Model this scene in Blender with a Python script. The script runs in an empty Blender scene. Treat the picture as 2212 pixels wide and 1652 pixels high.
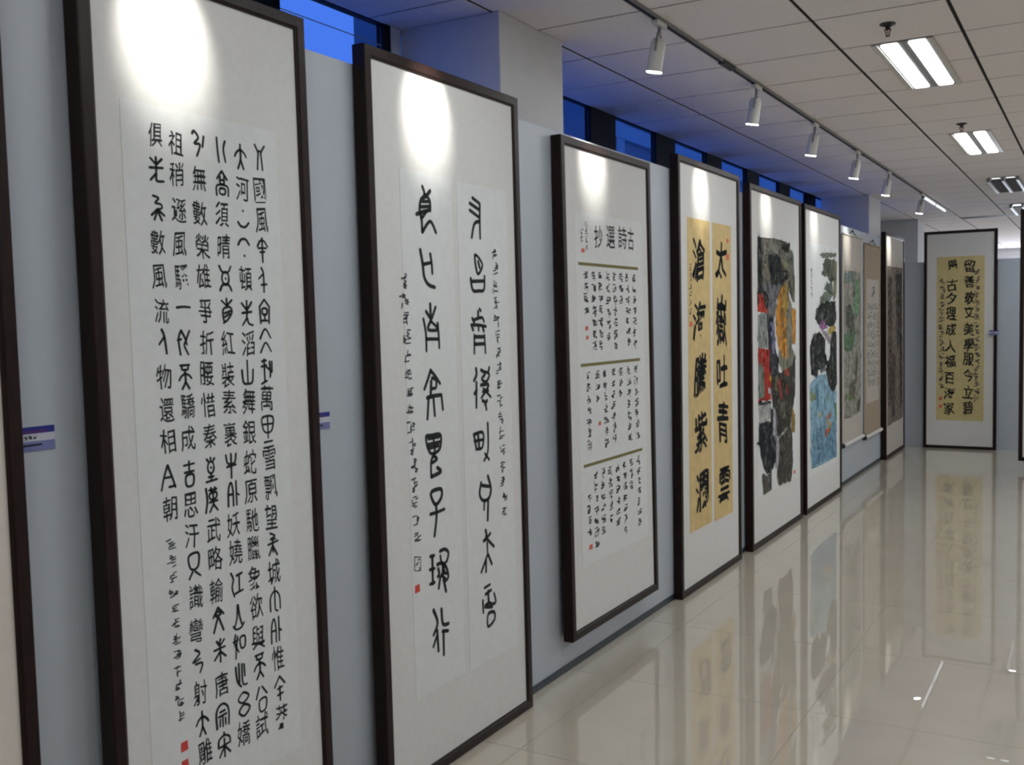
import bpy, bmesh, math, random, json
from mathutils import Vector, Matrix
random.seed(7)
S = bpy.context.scene
COL = S.collection

# ------------------------------------------------------------------ camera
cam_d = bpy.data.cameras.new('camera'); cam = bpy.data.objects.new('camera', cam_d); COL.objects.link(cam)
cam_d.sensor_fit = 'HORIZONTAL'; cam_d.sensor_width = 36.0; cam_d.lens = 36.0 * 2173.5 / 2212.0
cam_d.clip_start = 0.02; cam_d.clip_end = 300
yaw, pitch, roll = (math.radians(a) for a in (30.3888, -3.4160, -1.1341))
fwd = Vector((-math.sin(yaw) * math.cos(pitch), math.cos(yaw) * math.cos(pitch), math.sin(pitch)))
rgt = Vector((math.cos(yaw), math.sin(yaw), 0)); upv = rgt.cross(fwd)
r2 = math.cos(roll) * rgt + math.sin(roll) * upv; u2 = -math.sin(roll) * rgt + math.cos(roll) * upv
M = Matrix((r2, u2, -fwd)).transposed().to_4x4(); M.translation = Vector((2.44234, 0.0, 1.86374))
cam.matrix_world = M
S.camera = cam

# ------------------------------------------------------------------ world: blue dusk
W = bpy.data.worlds.new('dusk_sky'); S.world = W; W.use_nodes = True
bg = W.node_tree.nodes['Background']; bg.inputs[0].default_value = (0.052, 0.150, 0.62, 1); bg.inputs[1].default_value = 1.35

S.view_settings.view_transform = 'Standard'; S.view_settings.look = 'None'
S.view_settings.exposure = 0.18; S.view_settings.gamma = 1.0; S.view_settings.use_curve_mapping = False
S.cycles.filter_width = 3.2
S.cycles.sample_clamp_indirect = 4.0
S.cycles.max_bounces = 5; S.cycles.diffuse_bounces = 4; S.cycles.glossy_bounces = 2; S.cycles.caustics_reflective = False; S.cycles.caustics_refractive = False; S.cycles.transmission_bounces = 2; S.cycles.transparent_max_bounces = 6
S.cycles.use_adaptive_sampling = True; S.cycles.adaptive_threshold = 0.08; S.cycles.adaptive_min_samples = 12

TROFFER_POWER = 24.0      # emission of the lit ceiling lamps
FAR_WINDOW = 8.0         # daylight in the far glazing
SPOT_W = 60.0            # each track spotlight

DATA = json.loads(r'''{"F":{"2":[3.0207,4.1652,0,2.9142,0.085],"3":[4.5974,5.7696,0.1884,2.8138,0.088],"4":[6.2389,7.5263,0,2.9346,0.064],"5":[7.784,9.3412,0,2.915,0.072],"6":[9.4651,10.9568,0,2.9111,0.075],"7":[13.5154,14.9308,0,2.9202,0.075],"1":[1.7934,2.6961,0,2.9212,0.095],"0":[0.5,1.5707,0,2.9212,0.095]},"T1":[[["北",671,2418,53,82],["國",665,2312,53,82],["風",666,2213,53,82],["光",665,2116,53,82],["千",663,2019,53,82],["里",663,1915,53,82],["仌",662,1820,53,82],["封",661,1719,53,82],["萬",656,1630,53,83],["甲",657,1526,53,83],["雪",656,1430,53,83],["飄",656,1334,53,83],["望",655,1235,53,83],["長",656,1145,54,83],["城",654,1049,54,83],["内",656,958,54,83],["外",654,855,54,84],["惟",657,757,54,84],["余",661,654,54,84],["莽",664,558,54,84]],[["大",585,2410,53,80],["河",586,2308,53,80],["上",586,2214,53,80],["下",582,2122,53,80],["頓",586,2021,53,80],["失",582,1911,53,81],["滔",582,1812,53,81],["山",576,1719,53,81],["舞",576,1626,53,81],["銀",572,1526,53,81],["蛇",569,1430,53,81],["原",568,1334,53,81],["馳",567,1240,53,81],["臘",567,1149,53,81],["象",567,1051,53,81],["欲",569,955,53,82],["與",571,852,54,82],["天",570,757,54,82],["公",573,647,54,82],["試",572,559,54,82]],[["比",500,2419,52,78],["高",499,2316,52,78],["須",495,2220,52,78],["晴",498,2120,52,78],["日",499,2020,53,79],["看",496,1918,53,79],["紅",496,1818,53,79],["裝",490,1717,52,79],["素",491,1632,53,79],["裹",489,1528,53,79],["分",488,1428,53,79],["外",487,1339,53,79],["妖",487,1240,53,79],["嬈",488,1152,53,80],["江",488,1049,53,80],["岳",488,942,53,80],["如",488,849,53,80],["此",488,753,53,80],["多",492,655,54,80],["嬌",490,562,54,80]],[["引",410,2426,51,76],["無",408,2322,52,76],["數",406,2215,52,76],["榮",409,2115,52,76],["雄",407,2024,52,77],["爭",409,1918,52,77],["折",410,1820,52,77],["腰",404,1725,52,77],["惜",405,1629,52,77],["秦",404,1534,52,77],["皇",400,1427,52,77],["漢",398,1334,52,77],["武",401,1240,52,77],["略",402,1149,52,78],["輸",403,1048,52,78],["文",404,956,53,78],["采",405,855,53,78],["唐",405,751,53,78],["宗",405,653,53,78],["宋",407,557,53,79]],[["祖",324,2416,51,74],["稍",322,2325,51,74],["遜",326,2218,51,75],["風",320,2117,51,75],["騷",324,2018,51,75],["一",323,1928,51,75],["代",320,1823,51,75],["天",318,1720,51,75],["驕",323,1633,51,75],["成",320,1533,51,75],["吉",315,1428,51,75],["思",317,1333,52,76],["汗",316,1239,52,76],["只",319,1144,52,76],["識",318,1049,52,76],["彎",312,946,52,76],["弓",315,851,52,76],["射",319,752,52,77],["大",320,655,52,77],["雕",325,564,53,77]],[["俱",248,2430,50,73],["往",248,2329,50,73],["矣",243,2218,50,73],["數",241,2118,50,73],["風",239,2019,51,73],["流",241,1918,51,73],["人",245,1828,51,73],["物",241,1724,51,73],["還",243,1627,51,74],["相",241,1535,51,74],["今",237,1427,51,74],["朝",239,1334,51,74]]],"sig1":[[234,1242],[235,1138],[238,1012],[238,871],[239,744],[241,651]],"seal1":[[249,611,28,31],[248,556,28,28]],"paper1":[[0.1367,2.4981],[0.7409,2.532],[0.1279,0.535],[0.7473,0.3745]],"S2":[[[[360,2423],[374,2397],[365,2379]],[[416,2410],[384,2385],[350,2369],[337,2333],[340,2312]],[[374,2392],[410,2370],[412,2327]],[[357,2361],[404,2365]],[[347,2338],[409,2346]],[[313,2306],[362,2320],[412,2331]],[[340,2314],[349,2283],[350,2236]],[[350,2236],[409,2285],[449,2240]],[[386,2325],[346,2289]]],[[[332,2166],[347,2106],[355,2055],[384,2025],[429,2015]],[[402,2152],[411,2109],[413,2070]],[[347,2106],[412,2117]]],[[[391,1947],[392,1890],[394,1872]],[[359,1916],[391,1886]],[[429,1934],[399,1886]],[[395,1881],[370,1842],[443,1841],[398,1872]],[[339,1886],[354,1825],[354,1753]],[[440,1868],[446,1814],[447,1763]],[[353,1803],[445,1801]]],[[[380,1676],[359,1640],[330,1598]],[[376,1674],[409,1650],[446,1614]],[[381,1630],[374,1568]],[[386,1642],[416,1632],[414,1601],[384,1598]],[[347,1562],[397,1567],[452,1567]],[[359,1561],[346,1474]],[[393,1563],[400,1482]],[[452,1567],[460,1504]]],[[[331,1401],[373,1405],[427,1405],[440,1385],[424,1340],[358,1334],[331,1401]],[[384,1400],[392,1337]],[[337,1370],[433,1372]],[[392,1328],[364,1300],[360,1235]],[[360,1235],[431,1247],[404,1268]],[[376,1321],[406,1304],[367,1291]],[[346,1395],[427,1395]],[[351,1355],[421,1358]]],[[[360,1173],[427,1174],[429,1140],[388,1115],[359,1146],[360,1173]],[[344,1082],[394,1082],[450,1086]],[[388,1115],[389,1061],[370,985]]],[[[350,909],[348,789]],[[335,908],[365,906]],[[328,854],[366,852]],[[328,794],[363,794]],[[405,915],[440,917],[468,898],[454,864],[418,858],[408,897]],[[382,864],[422,862],[452,833],[462,794],[441,781]],[[389,847],[396,823],[384,812]],[[421,849],[435,818],[411,815],[442,790]],[[403,808],[389,761]],[[426,793],[443,735]],[[441,849],[420,831],[451,810]]],[[[346,682],[373,621],[340,576]],[[368,591],[374,499]],[[366,569],[337,528]],[[404,672],[412,606],[455,596]],[[406,576],[450,566]],[[414,571],[412,472]]],[[[737,2412],[797,2392]],[[714,2387],[791,2364]],[[712,2357],[785,2332]],[[797,2392],[793,2312],[793,2237]],[[793,2314],[748,2299],[723,2237]]],[[[745,2164],[763,2081],[805,2124],[745,2164]],[[770,2137],[782,2107]],[[705,2060],[720,2009],[768,2006],[812,2013],[820,2073]],[[717,2047],[814,2051]]],[[[770,1926],[782,1917]],[[758,1916],[757,1893]],[[708,1886],[725,1865]],[[726,1879],[788,1888],[806,1868]],[[698,1856],[759,1855],[822,1848]],[[706,1846],[714,1832]],[[758,1855],[758,1830]],[[794,1843],[802,1826]],[[722,1813],[718,1729]],[[806,1811],[811,1728]],[[722,1804],[806,1802]],[[720,1771],[809,1771]]],[[[727,1665],[730,1637],[707,1610]],[[728,1604],[722,1491]],[[708,1553],[731,1571]],[[767,1656],[802,1638],[773,1615],[809,1601],[838,1631],[802,1647]],[[839,1664],[829,1641]],[[763,1588],[826,1588],[811,1565],[764,1530]],[[784,1572],[846,1529]],[[779,1558],[825,1560]],[[773,1518],[795,1509],[806,1474]],[[813,1517],[794,1499]]],[[[694,1376],[713,1308]],[[699,1375],[770,1375],[762,1311],[708,1308]],[[697,1345],[768,1344]],[[729,1372],[735,1312]],[[812,1416],[813,1344],[805,1282],[772,1248]],[[782,1280],[817,1247]]],[[[800,1177],[824,1115],[803,1074],[754,1073],[728,1106],[744,1156]],[[748,1141],[811,1127]],[[767,1071],[760,1028]],[[799,1073],[789,976]]],[[[769,936],[776,901],[748,890]],[[809,914],[762,889]],[[767,903],[838,847]],[[779,876],[781,818]],[[776,819],[723,753]],[[785,822],[815,771]],[[766,801],[763,746]]],[[[746,678],[796,683]],[[753,647],[804,656]],[[777,658],[783,603],[838,589],[826,636]],[[730,626],[731,568]],[[783,603],[746,593],[809,577]],[[771,552],[822,549],[824,514],[768,497],[771,552]]]],"sig2":[[[205,2066],[222,1865],[227,1681],[230,1496],[237,1290],[246,1100],[250,948]],[[915,2204],[912,1984],[923,1730],[926,1475],[933,1217],[939,935]]],"ring2":[[227,929],[268,920],[265,865],[224,873]],"seal2":[[239,797,35,34]],"paper2":[[[0.2093,2.479],[0.5532,2.4704],[0.2282,0.3637],[0.576,0.346]],[[0.6133,2.4693],[1.0194,2.465],[0.6283,0.344],[1.0277,0.3423]]],"T3":[["古",879,2147,94,130],["詩",760,2150,130,127],["選",598,2143,124,125],["抄",438,2133,112,121]],"bars3":[[[184,1974],[976,1984]],[[182,1438],[978,1442]],[[191,898],[984,902]]],"blk3":[[[[267,1945],[267,1683]],[[361,1943],[363,1481]],[[445,1946],[447,1483]],[[545,1944],[547,1552]],[[634,1947],[636,1491]],[[723,1945],[724,1749]],[[814,1948],[818,1474]],[[908,1945],[912,1481]]],[[[271,1405],[271,946]],[[380,1404],[381,1186]],[[481,1404],[483,920]],[[586,1407],[588,968]],[[694,1407],[695,1202]],[[805,1409],[808,942]],[[913,1410],[918,924]]],[[[246,746],[246,484]],[[332,855],[333,436]],[[421,858],[422,449]],[[518,855],[520,545]],[[619,858],[621,468]],[[716,861],[719,406]],[[816,865],[817,651]],[[919,868],[923,399]]]],"sig3":[[[287,2207],[287,2017]],[[229,2168],[235,2076]]],"seal3":[[242,2050,44,25],[266,1636,39,25],[269,1586,34,22],[253,455,45,30],[399,1112,35,23]],"paper3":[[0.1511,2.2351],[1.0425,2.2533],[0.17,0.3941],[1.0189,0.3637]],"paper4":[[[0.1828,2.5435],[0.5919,2.5411],[0.2058,0.4107],[0.6305,0.4129]],[[0.6852,2.5404],[1.0723,2.5444],[0.7006,0.4086],[1.1007,0.4016]]],"T4":[[["滄",393,2275,276,281],["海",400,1857,277,264],["騰",409,1480,279,278],["紫",416,1077,280,274],["瀾",434,666,283,263]],[["太",870,2286,279,278],["嶽",869,1838,280,343],["吐",881,1472,281,224],["青",893,1095,283,303],["雲",903,640,285,268]]],"sig4":[[[230,2232],[237,1859]]],"seal4":[[236,1828,62,37],[1018,2314,75,48],[1020,2433,53,34]],"P5":[["6a6961",[[226,2511],[354,2512],[472,2504],[648,2518],[815,2521],[960,2514],[1199,2519],[1198,2474],[1321,2419],[1348,2214],[1342,1985],[1233,2026],[1098,2126],[995,2184],[802,2041],[687,1942],[628,1806],[582,1652],[465,1808],[389,1922],[210,1959]]],["8d8c82",[[578,2483],[900,2486],[827,2415],[714,2398],[618,2432]]],["7d7a6c",[[350,2380],[506,2304],[584,2192],[476,2170],[346,2223]]],["7f7c68",[[868,2358],[1164,2351],[1223,2251],[951,2194],[837,2258]]],["8c8a80",[[404,2458],[537,2439],[508,2388],[376,2393]]],["6e6d60",[[1193,2250],[1348,2214],[1344,2047],[1219,2087]]],["24282d",[[535,2382],[884,2390],[924,2281],[1024,2172],[805,2120],[663,2086],[584,2192],[519,2286]]],["262b2a",[[226,2515],[341,2511],[310,2334],[319,2185],[367,2054],[213,2063]]],["2f302c",[[959,2506],[1199,2511],[1151,2427],[1016,2425],[929,2460]]],["33322d",[[866,2279],[1178,2270],[1130,2195],[951,2182]]],["73727a",[[396,2142],[637,2124],[877,2153],[774,2040],[698,1844],[651,1650],[519,1807],[496,1961],[392,2036]]],["3a3c3d",[[368,2092],[525,2037],[496,1930],[391,1979]]],["7f8070",[[1024,2176],[1157,2045],[1232,1964],[1222,1593],[1346,1514],[1328,1414],[930,1393],[788,1488],[849,1644],[859,2002]]],["c98d3c",[[980,2155],[946,2003],[1062,1882],[1028,1720],[1113,1515],[992,1495],[791,1614],[737,1726],[729,1922],[817,2041]]],["a98a45",[[1024,2176],[1099,2146],[1140,2004],[1031,1842],[916,1982]]],["c08a3a",[[1231,1943],[1372,1931],[1349,1610],[1239,1634]]],["b07a34",[[858,1962],[988,1922],[970,1802],[854,1803]]],["b03a2c",[[213,2052],[328,2061],[379,2036],[390,1960],[338,1945],[496,1934],[508,1896],[209,1915]]],["8b908d",[[221,1896],[468,1888],[486,1608],[213,1617]]],["33363f",[[454,1892],[629,1853],[733,1569],[803,1519],[784,1361],[548,1374],[513,1607]]],["77789a",[[560,1826],[683,1805],[722,1668],[662,1552],[594,1566]]],["a83227",[[213,1617],[513,1596],[535,1421],[600,1301],[569,1167],[213,1183],[214,1206],[369,1209],[350,1469],[209,1490]]],["7d8379",[[222,1482],[350,1469],[382,1208],[214,1206]]],["3d3b34",[[561,1374],[785,1385],[1079,1394],[1218,1428],[1330,1514],[1338,1171],[1256,1051],[1143,896],[770,833],[660,943],[610,1144]]],["9a4a3a",[[975,1407],[1141,1411],[1124,1342],[988,1350]]],["92403a",[[827,1347],[924,1160],[865,1148],[769,1322]]],["8d4038",[[1032,1323],[1120,1186],[1043,1167]]],["7b7158",[[699,1366],[784,1349],[752,1232],[668,1258]]],["6f7064",[[836,1126],[982,1123],[1009,990],[890,981]]],["8a7443",[[1209,1055],[1333,990],[1313,816],[1188,841]]],["d5d2da",[[491,1277],[572,1272],[570,1217],[489,1231]]],["d39a2c",[[507,1373],[574,1361],[560,1331],[506,1346]]],["222528",[[213,1183],[555,1164],[555,1137],[225,1148]]],["adadab",[[237,1144],[541,1142],[537,1010],[233,1008]]],["20262b",[[208,1007],[551,1001],[603,910],[712,780],[708,661],[594,585],[417,559],[301,674],[216,837]]],["4a463f",[[784,811],[1159,915],[1232,741],[1243,551],[1177,409],[788,418],[732,498],[780,672]]],["57544d",[[299,591],[417,555],[553,579],[548,415],[320,415]]],["2c3036",[[554,1110],[664,1085],[659,924],[576,913]]],["adaeb6",[[622,1104],[678,1092],[687,921],[797,770],[780,652],[720,572],[678,585],[726,770],[617,916]]]],"P6":[["6d7263",[[582,2473],[791,2497],[1318,2518],[1317,2480],[987,2451],[751,2436]]],["50574c",[[828,2430],[1232,2438],[1292,2331],[1206,2233],[1082,2197],[903,2257],[690,2269],[652,2296],[806,2319],[711,2370]]],["5d6a60",[[1123,2216],[1161,2066],[978,2082],[744,2143],[901,2192]]],["7c7a66",[[1190,2446],[1337,2428],[1308,2068],[1160,2018],[1185,2209]]],["6f7a6e",[[628,2059],[821,2117],[1140,2066],[976,2007],[702,1992],[587,1946]]],["2e312f",[[400,1834],[457,1936],[626,1987],[937,2016],[1285,2010],[1302,1818],[1154,1752],[773,1767],[545,1779]]],["8c6389",[[717,1841],[832,1784],[930,1746],[695,1722],[564,1760]]],["aa9654",[[890,1719],[1175,1771],[1300,1750],[1215,1694],[968,1670]]],["9a8f98",[[619,1732],[890,1709],[1069,1640],[1087,1545],[887,1621]]],["2a2d2c",[[197,1594],[342,1692],[581,1715],[809,1637],[787,1517],[922,1386],[724,1326],[497,1337],[495,1279],[260,1296],[210,1418]]],["2c302e",[[1070,1687],[1300,1712],[1308,1150],[1159,1074],[1036,1092],[898,1223],[822,1344],[1004,1453]]],["6b6f74",[[536,1417],[764,1393],[841,1320],[608,1304]]],["86abbf",[[186,1212],[422,1274],[684,1291],[840,1292],[936,1136],[1138,1065],[1286,1094],[1291,398],[218,407],[196,889]]],["7399b2",[[281,770],[1215,770],[1270,415],[254,424]]],["8f9f77",[[168,1156],[381,1119],[434,1061],[235,1050]]],["6489a0",[[420,1206],[531,1218],[525,973],[432,958]]],["5c8f74",[[1178,976],[1282,958],[1278,764],[1215,794]]],["c07a6a",[[809,832],[930,882],[1072,879],[1030,836],[868,813]]],["bfa16a",[[868,794],[1008,800],[1027,722],[905,706]]],["c0663f",[[747,675],[826,732],[1007,724],[945,682],[864,663]]],["a9a878",[[486,917],[599,921],[636,881],[541,876]]],["8ba08c",[[814,1042],[894,1083],[953,1041],[892,989]]]],"P7":[["7a7068",[[144,2488],[1294,2500],[1316,441],[152,426]]],["5b524c",[[208,2342],[474,2350],[490,762],[220,661]]],["4b443f",[[750,2419],[1219,2434],[1250,1733],[881,1362]]],["544c46",[[395,1379],[738,1304],[660,500],[454,519]]],["45403c",[[1028,1609],[1249,1605],[1241,577],[1092,589]]],["6f5a52",[[201,1805],[366,1743],[327,1260],[195,1266]]]],"seal5":[[1304,463,64,38]],"sig6":[[[269,2327],[279,2033]]],"paper5":[[0.1892,2.527],[1.4186,2.5155],[0.1903,0.4056],[1.3833,0.4049]],"SA":[11.26,12.31],"SB":[12.43,13.44],"PA":[["9b9890",[[79,2357],[932,2354],[965,731],[101,730]]],["7d8f8c",[[79,2327],[528,2352],[627,2292],[383,2224],[102,2217]]],["7fa37f",[[528,2258],[906,2279],[881,2086],[856,1871],[703,1819],[529,1977],[627,2135]]],["5b6056",[[148,1965],[432,1987],[554,1898],[629,1688],[384,1656],[194,1772]]],["5c7a5f",[[78,1662],[679,1682],[604,1583],[481,1471],[101,1479]]],["6c6a5c",[[679,1406],[807,1390],[756,1125],[630,920],[289,987],[384,1095],[605,1107]]],["72805a",[[101,1000],[630,941],[531,896],[148,946]]],["67655a",[[782,908],[938,875],[912,763],[732,773]]],["86867a",[[171,2128],[383,2079],[335,2002],[148,2026]]]],"zA":[0.4195,2.78],"F8":[0.3,1.225,3.0],"T8":[[["留",581,2504,126,169],["善",580,2299,126,169],["敬",579,2080,127,169],["文",577,1880,127,169],["美",576,1647,127,170],["學",575,1433,127,170],["服",574,1239,127,170],["今",572,1018,127,171],["立",571,790,127,171],["碧",570,568,127,171]],[["舉",361,2521,128,170],["古",357,2262,129,170],["夕",354,2073,129,171],["理",350,1865,129,171],["成",347,1650,129,171],["人",344,1422,129,172],["福",340,1212,129,172],["百",337,983,129,172],["海",333,759,130,173],["家",330,562,130,173]]],"sig8":[[[679,2465],[680,584]],[[239,2357],[229,765]]],"paper8":[[184,2645],[768,2646],[166,390],[768,397]],"seal8":[[224,694,42,51],[224,585,42,51]]}''')

# ------------------------------------------------------------------ materials
MATS = {}
def srgb(h):
    c = [int(h[i:i+2], 16) / 255 for i in (0, 2, 4)]
    return tuple(v / 12.92 if v <= .04045 else ((v + .055) / 1.055) ** 2.4 for v in c)
def mat(name, col, rough=.6, spec=.4, noise=0.0, nscale=20.0, bump=0.0, bscale=60.0, metal=0.0, coat=0.0, emit=0.0, stretch=(1,1,1)):
    if name in MATS: return MATS[name]
    m = bpy.data.materials.new(name); m.use_nodes = True; nt = m.node_tree; b = nt.nodes['Principled BSDF']
    b.inputs['Base Color'].default_value = (*col, 1); b.inputs['Roughness'].default_value = rough
    b.inputs['Specular IOR Level'].default_value = spec; b.inputs['Metallic'].default_value = metal
    b.inputs['Coat Weight'].default_value = coat
    if emit:
        b.inputs['Emission Color'].default_value = (*col, 1); b.inputs['Emission Strength'].default_value = emit
    if noise or bump:
        tc = nt.nodes.new('ShaderNodeTexCoord'); mp = nt.nodes.new('ShaderNodeMapping'); mp.inputs['Scale'].default_value = stretch
        nt.links.new(tc.outputs['Object'], mp.inputs[0])
    if noise:
        n = nt.nodes.new('ShaderNodeTexNoise'); n.inputs['Scale'].default_value = nscale; n.inputs['Detail'].default_value = 4
        nt.links.new(mp.outputs[0], n.inputs['Vector'])
        r = nt.nodes.new('ShaderNodeMapRange'); r.inputs[3].default_value = 1 - noise; r.inputs[4].default_value = 1 + noise
        r.inputs[1].default_value = .3; r.inputs[2].default_value = .7
        nt.links.new(n.outputs[0], r.inputs[0])
        mx = nt.nodes.new('ShaderNodeVectorMath'); mx.operation = 'SCALE'; mx.inputs[0].default_value = col
        nt.links.new(r.outputs[0], mx.inputs['Scale']); nt.links.new(mx.outputs[0], b.inputs['Base Color'])
    if bump:
        n2 = nt.nodes.new('ShaderNodeTexNoise'); n2.inputs['Scale'].default_value = bscale; n2.inputs['Detail'].default_value = 3
        nt.links.new(mp.outputs[0], n2.inputs['Vector'])
        bp = nt.nodes.new('ShaderNodeBump'); bp.inputs['Strength'].default_value = bump; bp.inputs['Distance'].default_value = .01
        nt.links.new(n2.outputs[0], bp.inputs['Height']); nt.links.new(bp.outputs[0], b.inputs['Normal'])
    MATS[name] = m
    return m
WOOD = mat('dark_stained_wood', (.015, .0065, .005), .42, .20, noise=.35, nscale=9, stretch=(8, 8, 1))
MOUNT = mat('silk_mount', (.64, .64, .625), .8, .2, noise=.03, nscale=40)
MOUNTW = mat('warm_silk_mount', (.66, .60, .55), .8, .2, noise=.03, nscale=40)
PAPER = mat('xuan_paper', (.67, .69, .69), .85, .15, noise=.03, nscale=25)
GOLD = mat('gold_flecked_paper', (.60, .45, .21), .75, .25, noise=.10, nscale=14)
OLIVEP = mat('olive_gold_paper', (.56, .47, .235), .75, .25, noise=.06, nscale=14)
INK = mat('black_ink', (.024, .027, .028), .85, .2)
INKG = mat('thin_grey_ink', (.07, .075, .078), .85, .2)
SEAL = mat('cinnabar_red', (.58, .07, .06), .8, .2)
SEALP = mat('faded_cinnabar', (.62, .16, .12), .8, .2)
OLIVE = mat('olive_brocade', (.19, .165, .07), .8, .2)
PANEL = mat('white_exhibition_board', (.43, .475, .53), .42, .4, noise=.015, nscale=6)
BASE = mat('dark_blue_aluminium', (.018, .03, .045), .4, .5)
PLASTER = mat('white_plaster', (.60, .60, .61), .8, .2, noise=.02, nscale=8)
CEIL = mat('mineral_fibre_tile', (.80, .755, .75), .95, .1, noise=.03, nscale=55, bump=.15, bscale=160)
GAP = mat('ceiling_joint_shadow', (.035, .032, .032), .9, .1)
MULL = mat('dark_anodised_mullion', (.004, .008, .013), .6, .1)
TILE = mat('polished_beige_tile', (.52, .465, .375), .30, .3, noise=.04, nscale=3.0, coat=1.0)
TILE.node_tree.nodes['Principled BSDF'].inputs['Coat Roughness'].default_value = .010; TILE.node_tree.nodes['Principled BSDF'].inputs['Coat IOR'].default_value = 1.78
GROUT = mat('floor_joint', (.27, .24, .19), .6, .3)
WHITEM = mat('white_enamel', (.62, .61, .57), .35, .5)
GREYM = mat('grey_enamel', (.20, .20, .20), .4, .5)
DARKM = mat('dark_metal', (.03, .028, .028), .5, .4)
SLOT = mat('track_slot', (.015, .015, .018), .6, .3)
LAMP = mat('lit_lamp_glass', (1, .97, .90), .5, .2, emit=40.0)
GLINT = mat('track_glint_glow', (.86, .90, 1.0), .5, .2, emit=.9)  # self-glow standing in for a reflection along the ceiling track
TUBE = mat('lit_diffuser', (.93, .97, 1.0), .5, .2, emit=TROFFER_POWER)
TUBE2 = mat('dim_tube_behind_louvers', (.93, .97, 1.0), .5, .2, emit=TROFFER_POWER * .06)
TUBE3 = mat('lit_tube_behind_louvers', (.93, .97, 1.0), .5, .2, emit=TROFFER_POWER * .35)
TUBE4 = mat('bright_diffuser', (.93, .97, 1.0), .5, .2, emit=TROFFER_POWER * 1.35)
LOUVER = mat('dark_louver', (.05, .045, .045), .5, .4)
ROLLER = mat('ivory_roller', (.72, .70, .68), .35, .5)
SCRP = mat('scroll_mount_grey', (.46, .43, .385), .85, .15, noise=.04, nscale=15)
SCRB = mat('scroll_brocade_brown', (.35, .285, .215), .85, .15, noise=.06, nscale=15)
LABW = mat('label_white', (.50, .52, .60), .5, .3)
LABL = mat('label_pale_blue', (.17, .19, .40), .5, .3)
LABB = mat('label_royal_blue', (.018, .028, .22), .45, .3)
LABP = mat('label_violet', (.10, .025, .17), .45, .3)
FACADE = mat('outside_facade', (.11, .17, .22), .7, .3, noise=.08, nscale=.6)
FACADEB = mat('outside_facade_band', (.26, .33, .38), .7, .3)
FARWIN = mat('far_daylight_pane', (.80, .86, 1.0), .5, .2, emit=FAR_WINDOW)
def glass():
    m = bpy.data.materials.new('window_glass'); m.use_nodes = True; nt = m.node_tree
    for n in list(nt.nodes): nt.nodes.remove(n)
    o = nt.nodes.new('ShaderNodeOutputMaterial'); mx = nt.nodes.new('ShaderNodeMixShader'); t = nt.nodes.new('ShaderNodeBsdfTransparent')
    g = nt.nodes.new('ShaderNodeBsdfGlossy'); g.inputs['Roughness'].default_value = .02
    t.inputs[0].default_value = (.93, .97, 1, 1); mx.inputs[0].default_value = .06
    nt.links.new(t.outputs[0], mx.inputs[1]); nt.links.new(g.outputs[0], mx.inputs[2]); nt.links.new(mx.outputs[0], o.inputs[0])
    return m
GLASS = glass()

# ------------------------------------------------------------------ helpers
def link(name, me, m=None, parent=None, loc=None):
    o = bpy.data.objects.new(name, me); COL.objects.link(o)
    if m is not None and me is not None and not me.materials: me.materials.append(m)
    if parent is not None: o.parent = parent
    if loc is not None: o.location = loc
    return o
def empty(name, loc=(0, 0, 0), rot=None):
    o = bpy.data.objects.new(name, None); COL.objects.link(o); o.location = loc; o.empty_display_size = .1
    if rot is not None: o.rotation_euler = rot
    return o
def tag(o, label, cat, group=None):
    o['label'] = label; o['category'] = cat
    if group: o['group'] = group
    return o
def struct(o, label=None):
    o['kind'] = 'structure'
    if label: o['label'] = label; 
    return o
def to_mesh(bm, name='m', smooth=False):
    me = bpy.data.meshes.new(name); bm.to_mesh(me); bm.free()
    if smooth:
        for p in me.polygons: p.use_smooth = True
    return me
def box(bm, x0, x1, y0, y1, z0, z1):
    vs = [bm.verts.new(p) for p in ((x0,y0,z0),(x1,y0,z0),(x1,y1,z0),(x0,y1,z0),(x0,y0,z1),(x1,y0,z1),(x1,y1,z1),(x0,y1,z1))]
    for f in ((0,3,2,1),(4,5,6,7),(0,1,5,4),(1,2,6,5),(2,3,7,6),(3,0,4,7)): bm.faces.new([vs[i] for i in f])
def box_mesh(name, *a, bevel=0.0):
    bm = bmesh.new(); box(bm, *a)
    if bevel: bmesh.ops.bevel(bm, geom=list(bm.edges), offset=bevel, segments=1, affect='EDGES')
    return to_mesh(bm, name)
def tube(bm, a, b, r0, r1=None, n=16, cap=True):
    a = Vector(a); b = Vector(b); r1 = r0 if r1 is None else r1
    d = (b - a).normalized(); s = d.orthogonal().normalized(); t = d.cross(s)
    A = [bm.verts.new(a + (s * math.cos(q) + t * math.sin(q)) * r0) for q in [2 * math.pi * i / n for i in range(n)]]
    B = [bm.verts.new(b + (s * math.cos(q) + t * math.sin(q)) * r1) for q in [2 * math.pi * i / n for i in range(n)]]
    for i in range(n): bm.faces.new((A[i], A[(i+1) % n], B[(i+1) % n], B[i]))
    if cap: bm.faces.new(A[::-1]); bm.faces.new(B)

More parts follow.
